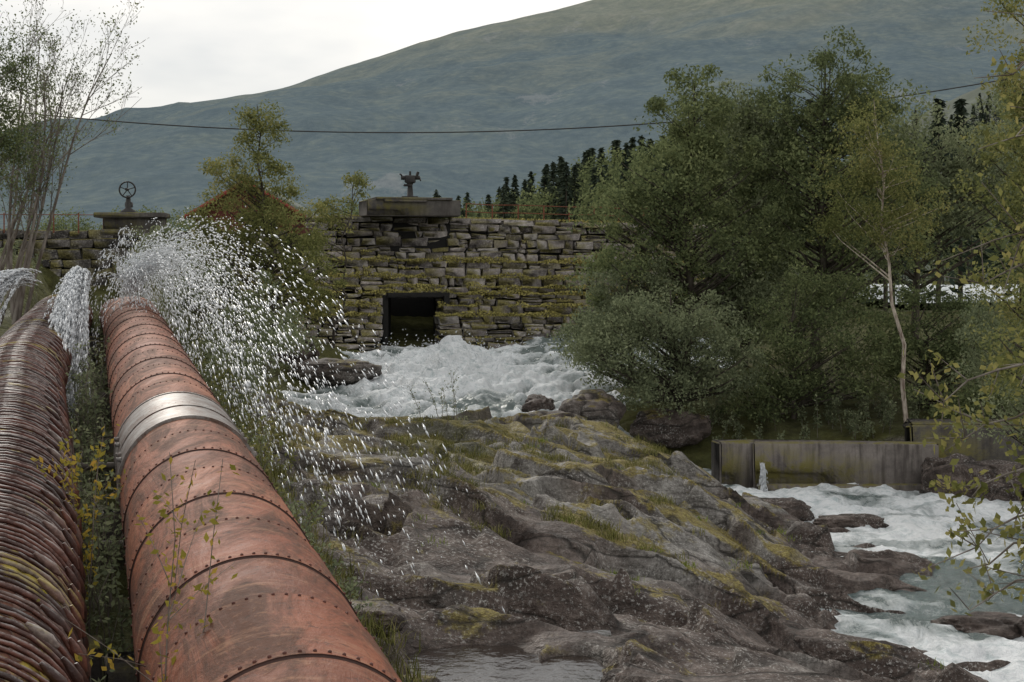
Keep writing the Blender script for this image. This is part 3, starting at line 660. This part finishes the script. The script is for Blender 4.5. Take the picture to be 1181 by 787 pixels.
def bare(name,base,stems,seed):
    g=np.random.default_rng(seed); A=Acc(); C=[]
    def br(p,d,L,r,dep):
        k=6; pts=[p]; dd=d.copy()
        for i in range(k):
            dd=dd+g.normal(0,.07,3)+np.array([0,0,.03]); dd/=np.linalg.norm(dd); pts.append(pts[-1]+dd*L/k)
        pts=np.array(pts); tube(A,pts,np.linspace(r,max(r*.2,.005),k+1),6 if dep==0 else 4)
        if dep<3:
            for i in range([12,6,3][dep]):
                u=g.uniform(.3 if dep==0 else .15,.97); j=int(u*k); q=pts[j]+(pts[min(j+1,k)]-pts[j])*(u*k-j)
                nd=dd*.8+unit(1,g)[0]*.62+np.array([0,0,.25]); nd/=np.linalg.norm(nd)
                br(q,nd,L*g.uniform(.2,.38)*(1.1-u*.3),r*(1-u*.7)*.42,dep+1)
        else: C.append(pts[-1])
    for dx,dz,L in stems:
        br(np.array(base)+[g.uniform(-.5,.5),g.uniform(-.4,.4),0],np.array([dx,g.normal(0,.1),1.])/np.hypot(dx,1),L,.06,0)
    C=np.array(C); C=C[g.random(len(C))<.6]; C=np.repeat(C,7,0)+g.normal(0,.13,(len(C)*7,3)); leaves(A,C,.085,1,.5,g)
    A.build(name,[M_twig,M_leaf])
bare('birch_clump',(-14.3,40,-1.8),[(.22,1,7.4),(.14,1,8.2),(.08,1,8.0),(-.02,1,8.4),(.30,1,6.4),(.05,1,7),(-.1,1,8)],31)
bare('birch_clump',(-15.4,43,-1.6),[(.16,1,7.6),(.06,1,8.2),(-.05,1,7.5),(.24,1,6.2)],32)
tree('birch_tree',(-14.6,38,-2),(-14.2,38,6),[(-13.9,38,4.9,1.0,.8,1.4),(-13.6,38,3.1,.8,.7,1.0)],90,100,.09,.06,M_leaf,M_twig,33,.34)

def stalks(name,bases,hgt,nl,ls,mat,seed,lean=(0,0),spr=.25,r=.006):
    g=np.random.default_rng(seed); A=Acc()
    for b in bases:
        b=np.array(b,float); h=hgt*g.uniform(.5,1.15); d=np.array([g.normal(lean[0],spr),g.normal(lean[1],spr),1.]);
        s=np.linspace(0,1,7)[:,None]; pts=b+h*(s*d*np.array([0.4,.4,1])+s**2*d*np.array([.6,.6,0])); pts+=g.normal(0,.012*h,pts.shape)*s
        tube(A,pts,np.linspace(r*1.6,r*.4,7),5)
        for q in range(3):
            j=g.integers(2,6); e=pts[j]+np.array([g.normal(0,.14),g.normal(0,.14),g.uniform(.05,.25)])*h
            tube(A,[pts[j],(pts[j]+e)/2+[0,0,.02],e],[r*.8,r*.5,r*.3],4)
            m=int(nl/4); u=g.random(m)[:,None]; leaves(A,pts[j]+(e-pts[j])*u+g.normal(0,ls*.5,(m,3)),ls,1,.5,g,.2)
        u=g.uniform(.25,1,nl); P=np.stack([np.interp(u,s[:,0],pts[:,i]) for i in range(3)],1)+g.normal(0,ls*.55,(nl,3)); leaves(A,P,ls,1,.5,g,.2)
    return A.build(name,[M_twig,mat])
g=np.random.default_rng(44)
def bet(y): return (rp(y)[...,0]+lp(y)[...,0])/2
yy=g.uniform(9,30,100); B=[(float(bet(y))+g.normal(0,.15),y,float(H(float(bet(y)),y))) for y in yy]
stalks('undergrowth',B,1.35,32,.075,M_leaf2,45,(-.05,-.05),.12)
stalks('sapling',[(-2.05,8.3,-4.0),(-2.1,8.6,-4.0),(-2.25,9.1,-4.0),(-2.0,8.1,-4.0),(-2.4,9.5,-4)],2.6,60,.06,M_leaf4,46,(.05,0),.08,.005)
stalks('sapling',[(-4.0,13.2,-3.6),(-4.1,13.6,-3.6),(-4.5,14.5,-3.6),(-3.9,13,-3.6),(-3.7,12.4,-3.6)],1.9,60,.07,M_leaf4,47,(-.02,0),.08)
yy=g.uniform(14,36,150); xx=pipex(yy)+1.15+np.abs(g.normal(0,.35,150)); B=[(x,y,float(H(x,y))) for x,y in zip(xx,yy)]
stalks('undergrowth',B,.85,26,.07,M_leaf2,48,(.1,-.05),.25)
yy=g.uniform(20,40,50); xx=pipex(yy)+1.3+np.abs(g.normal(0,.5,50)); B=[(x,y,float(H(x,y))) for x,y in zip(xx,yy)]
stalks('undergrowth',B,1.3,40,.08,M_leaf3,49,(.1,-.05),.25)
B=[(x,y,float(H(x,y))) for x,y in zip(g.uniform(-20,-13.6,60),g.uniform(30,55,60))]; stalks('undergrowth',B,1.4,60,.12,M_leaf2,50)
B=[(x,y,float(H(x,y))) for x,y in zip(g.uniform(-13,-8.8,50),g.uniform(44,58,50))]; stalks('undergrowth',B,1.2,60,.12,M_leaf,51)
B=[(x,y,float(H(x,y))) for x,y in zip(g.uniform(5,20,130),g.uniform(46.5,52,130))]; stalks('undergrowth',B,1.2,60,.12,M_leaf2,52)
B=[(x,y,float(H(x,y))) for x,y in zip(g.uniform(16,24,70),g.uniform(28,46,70))]; stalks('undergrowth',B,1.5,60,.11,M_leaf3,53)
B=[(-1.6+.45*g.normal(),38+g.normal()*1.2) for _ in range(8)]; stalks('sapling',[(x,y,float(H(x,y))) for x,y in B],1.2,26,.06,M_leaf2,54)

def grass(name,P,h,nb,seed,mat=M_grass,w=.007,sp=.12):
    g=np.random.default_rng(seed); P=np.repeat(np.asarray(P),nb,0); n=len(P); P=P+np.stack([g.normal(0,sp,n),g.normal(0,sp,n),np.full(n,-.02)],1)
    hh=h*g.uniform(.3,1.2,n); d=g.normal(0,.45,(n,2)); a=g.uniform(0,6.28,n); s=np.stack([np.cos(a)*w,np.sin(a)*w,0*a],1)
    m=P+np.stack([d[:,0]*hh*.3,d[:,1]*hh*.3,hh*.6],1); tp=P+np.stack([d[:,0]*hh,d[:,1]*hh,hh*.9],1)
    V=np.stack([P-s,P+s,m+s*.7,m-s*.7,tp],1).reshape(-1,3); b=np.arange(n)[:,None]*5
    A=Acc(); A.add(V,b+np.array([[0,1,2,3]])); A.F.append(b+np.array([[3,2,4]])); A.M.append(0); return A.build(name,[mat])
x=g.uniform(-6,4,9000); y=g.uniform(24,42,9000)
dens=sm(.15,.55,fbm(x/1.6,y/1.6,3,40)+.5*np.exp(-((x+1.8)**2/4+(y-34)**2/40)))*(H(x,y)<np.maximum(H(x+.35,y),H(x,y+.35))+.02)
k=g.random(9000)<dens*.42; k&=(x>pipex(y)+2)
x=x[k];y=y[k]; grass('grass',np.stack([x,y,H(x,y)],1),.2,34,60)
x=g.uniform(-3,8,2500); y=g.uniform(22,36,2500); dens=sm(.4,.7,fbm(x/.9,y/.9,3,66))*(H(x,y)>-6.6); k=g.random(2500)<dens*.4; x=x[k];y=y[k]
grass('grass',np.stack([x,y,H(x,y)],1),.13,30,61,leafmat('fresh_grass',(.13,.17,.03),(.21,.26,.05),(.30,.33,.09),.8,tr=0))
y=g.uniform(12,40,900); x=pipex(y)+1.3+np.abs(g.normal(0,.6,900)); grass('grass',np.stack([x,y,H(x,y)],1),.32,26,62)

def spray(name,root,brs,seed,ls,mat):
    g=np.random.default_rng(seed); A=Acc(); root=np.array(root,float)
    tube(A,[root,root+[.1,0,2.5],root+[0,.1,5],root+[-.1,0,8]],[.07,.055,.04,.01],8)
    for z,end,nl in brs:
        a=root+[0,0,z-root[2]]; e=np.array(end,float); s=np.linspace(0,1,8)[:,None]; pts=a+(e-a)*s+np.array([0,0,.18])*np.sin(s*np.pi)+g.normal(0,.015,(8,3))
        tube(A,pts,np.linspace(.014,.003,8),5)
        for q in range(12):
            j=g.integers(2,8); f=pts[j]+g.normal(0,.12,3)+(e-a)/np.linalg.norm(e-a)*.12; tube(A,[pts[j],f],[.004,.002],4)
            m=int(nl/9); u=g.random(m)[:,None]; leaves(A,pts[j]+(f-pts[j])*u*1.1+g.normal(0,.03,(m,3)),ls,1,.6,g,.25)
    A.build(name,[M_twig,mat])
spray('birch_sapling',(3.3,7.6,-6),[(1.2,(2.58,7.4,.95),70),(.6,(2.55,7.3,.62),80),(.0,(2.55,7.4,.1),80),(-.2,(2.5,7.5,-.12),60),(-.7,(2.22,7.3,-.72),120),(-1.0,(2.38,7.5,-.95),120),(-1.3,(2.30,7.4,-1.25),140),(-1.5,(2.36,7.2,-1.45),140),(-1.7,(2.40,7.5,-1.65),130),(-1.9,(2.38,7.4,-1.8),90)],71,.052,leafmat('sapling_leaf',(.11,.12,.04),(.24,.24,.08),(.40,.34,.13),2))

def distant(name,items,seed,mats):
    g=np.random.default_rng(seed); A=Acc()
    for x,y,z,h,kind in items:
        if kind==0:
            n=int(260+h*25); u=g.random(n)**.75; rr=(1-u)*h*.20*g.uniform(.35,1,n)+.05; a=g.uniform(0,6.28,n)
            d=np.stack([np.cos(a),np.sin(a),-.35+0*a],1); C=np.stack([x+np.cos(a)*rr,y+np.sin(a)*rr,z+h*(.06+.94*u)],1)
            leaves(A,C,h*.06,0,.35,g,dirs=d); tube(A,[[x,y,z],[x,y,z+h]],[h*.014,.01],5,2)
        else:
            for q in range(14):
                c=np.array([x,y,z+h*.58])+unit(1,g)[0]*np.array([h*.28,h*.28,h*.33]); n=100
                leaves(A,c+unit(n,g)*(g.random(n)**.4)[:,None]*h*.16,h*.04,1,.55,g)
            tube(A,[[x,y,z],[x,y,z+h*.8]],[h*.02,.02],5,2)
    A.build(name,[mats[0],mats[1],M_bark])
it=[]
for i in range(180):
    x=g.uniform(-8,24); y=g.uniform(105,150); kd=0 if g.random()<.5 else 1; top=(4.2+ (x+4)*.33)*y/130+g.uniform(-1.2,1.3)+(1.0 if kd==0 else 0); it.append((x,y,-1.5,max(3,top+1.5),kd))
distant('distant_trees',it,81,(M_con,M_leaf))
it=[(g.uniform(-60,-8),g.uniform(110,170),-1.5,g.uniform(3.5,6.5),1) for i in range(70)]
distant('distant_trees',it,82,(M_con,M_leaf))
hx,hy=np.meshgrid(np.arange(30,420,4.),np.arange(160,520,4.))
def hillz(x,y): return -4+ (sm(40,190,x)*sm(160,330,y)*66+ 8*fbm(x/60,y/60,3,90)*sm(160,260,y))*sm(30,60,x)
gridobj('hill',hx,hy,hillz(hx,hy),simple('hill_ground',(.07,.085,.06),.9,0,.3,.1))
it=[]
for i in range(620):
    x=g.uniform(45,230); y=g.uniform(165,360); it.append((x,y,float(hillz(np.array(x),np.array(y))),g.uniform(7,13),0 if g.random()<.7 else 1))
distant('hill_forest',it,83,(M_con,M_leaf))
it=[(20.5,78,-3,10.5,0),(24,80,-3,12,0),(26.5,84,-3,12.5,0),(22,82,-3,9,0),(28,78,-3,10,1),(18,80,-3,8,1),(31,86,-3,13,0)]
distant('spruce_group',it,84,(M_con,M_leaf))

# ---------------------------------------------------------------- mountain
mx=np.array([-4000,-2000,-1300,-900,-786,-671,-534,-412,-290,-168,-46,75,167,320,480,624,900,1500,4000])
mz=np.array([60,90,150,195,230,259,280,300,340,382,412,440,464,510,560,600,650,680,600])
gx,gy=np.meshgrid(np.arange(-3200,3200,14.),np.arange(500,3000,16.))
rz_=np.interp(gx,mx,mz)
s=np.clip((gy-520)/1980,0,1); prof=np.where(s<1,s**1.25,1)
gz=-6+(rz_+6)*prof
gz+=sm(0,.3,s)*(1-sm(.8,1,s)*.85)*(22*fbm(gx/420,gy/420,4,91)+12*ridged((gx+.3*gy)/130,gy/900,3,92))+2*fbm(gx/60,gy/60,2,93)*(sm(0,.2,s))
gz-=sm(2500,3000,gy)*160
t=NT('mountain_heath_haze'); co=t.coord(); 
sx=t.n('ShaderNodeSeparateXYZ'); t.l(co,sx.inputs[0])
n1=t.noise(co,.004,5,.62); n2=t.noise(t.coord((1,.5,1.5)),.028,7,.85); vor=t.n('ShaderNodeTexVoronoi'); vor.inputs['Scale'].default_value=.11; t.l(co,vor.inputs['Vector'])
hazy_forest=t.ramp(n2,[(.36,(.118,.155,.178)),(.50,(.150,.190,.203)),(.64,(.190,.225,.212))]); hazy_forest=t.mix(t.ramp(vor.outputs[0],[(.2,.0),(.8,.5)]),hazy_forest,(.098,.134,.155))  # aerial haze painted into the slope colours: pale blue-grey forest and heath
hazy_heath=t.ramp(n2,[(.36,(.165,.190,.175)),(.50,(.215,.235,.200)),(.64,(.275,.28,.24))]); hazy_heath=t.mix(t.ramp(vor.outputs[0],[(.4,.0),(.8,.3)]),hazy_heath,(.15,.175,.165))
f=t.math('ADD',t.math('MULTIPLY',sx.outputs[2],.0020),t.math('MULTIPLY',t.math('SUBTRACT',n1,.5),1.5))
c=t.mix(t.ramp(f,[(.42,0.),(.85,1.)]),hazy_forest,hazy_heath)
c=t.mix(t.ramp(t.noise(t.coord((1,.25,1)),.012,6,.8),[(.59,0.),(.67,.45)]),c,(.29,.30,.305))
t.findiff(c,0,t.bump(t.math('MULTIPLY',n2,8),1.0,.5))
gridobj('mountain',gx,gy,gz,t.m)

# ---------------------------------------------------------------- light
az,el=math.radians(-22),math.radians(30)
s=Vector((math.sin(az)*math.cos(el),math.cos(az)*math.cos(el),math.sin(el)))
L=bpy.data.lights.new('sun','SUN'); L.energy=1.5; L.angle=math.radians(12); L.color=(1,.95,.87)
o=bpy.data.objects.new('sun',L); o.rotation_euler=s.to_track_quat('Z','Y').to_euler(); o.location=(0,0,50); sc.collection.objects.link(o)
W=bpy.data.worlds.new('World'); sc.world=W; W.use_nodes=True; nt=W.node_tree; bg=nt.nodes['Background']
sky=nt.nodes.new('ShaderNodeTexSky'); sky.sky_type='NISHITA'; sky.sun_disc=False; sky.sun_elevation=el; sky.sun_rotation=az
tc=nt.nodes.new('ShaderNodeTexCoord'); mp=nt.nodes.new('ShaderNodeMapping'); mp.inputs['Scale'].default_value=(1,1,3); nt.links.new(tc.outputs['Generated'],mp.inputs[0])
nz=nt.nodes.new('ShaderNodeTexNoise'); nz.inputs['Scale'].default_value=3.2; nz.inputs['Detail'].default_value=5; nt.links.new(mp.outputs[0],nz.inputs['Vector'])
rp_=nt.nodes.new('ShaderNodeValToRGB'); e=rp_.color_ramp.elements; e[0].position=.38; e[0].color=(5.6,5.75,5.85,1); e[1].position=.62; e[1].color=(8.7,8.4,7.9,1); nt.links.new(nz.outputs[0],rp_.inputs[0])
mxn=nt.nodes.new('ShaderNodeMix'); mxn.data_type='RGBA'; mxn.inputs[0].default_value=.90; nt.links.new(sky.outputs[0],mxn.inputs[6]); nt.links.new(rp_.outputs[0],mxn.inputs[7]); nt.links.new(mxn.outputs[2],bg.inputs[0]); bg.inputs[1].default_value=.125

# ---------------------------------------------------------------- camera
cd=bpy.data.cameras.new('camera'); cd.lens=50; cd.sensor_width=36; cd.shift_y=-.079; cd.clip_end=8000; cd.clip_start=.1
co_=bpy.data.objects.new('camera',cd); co_.location=(0,0,0); co_.rotation_euler=(math.radians(90),0,0); sc.collection.objects.link(co_); sc.camera=co_
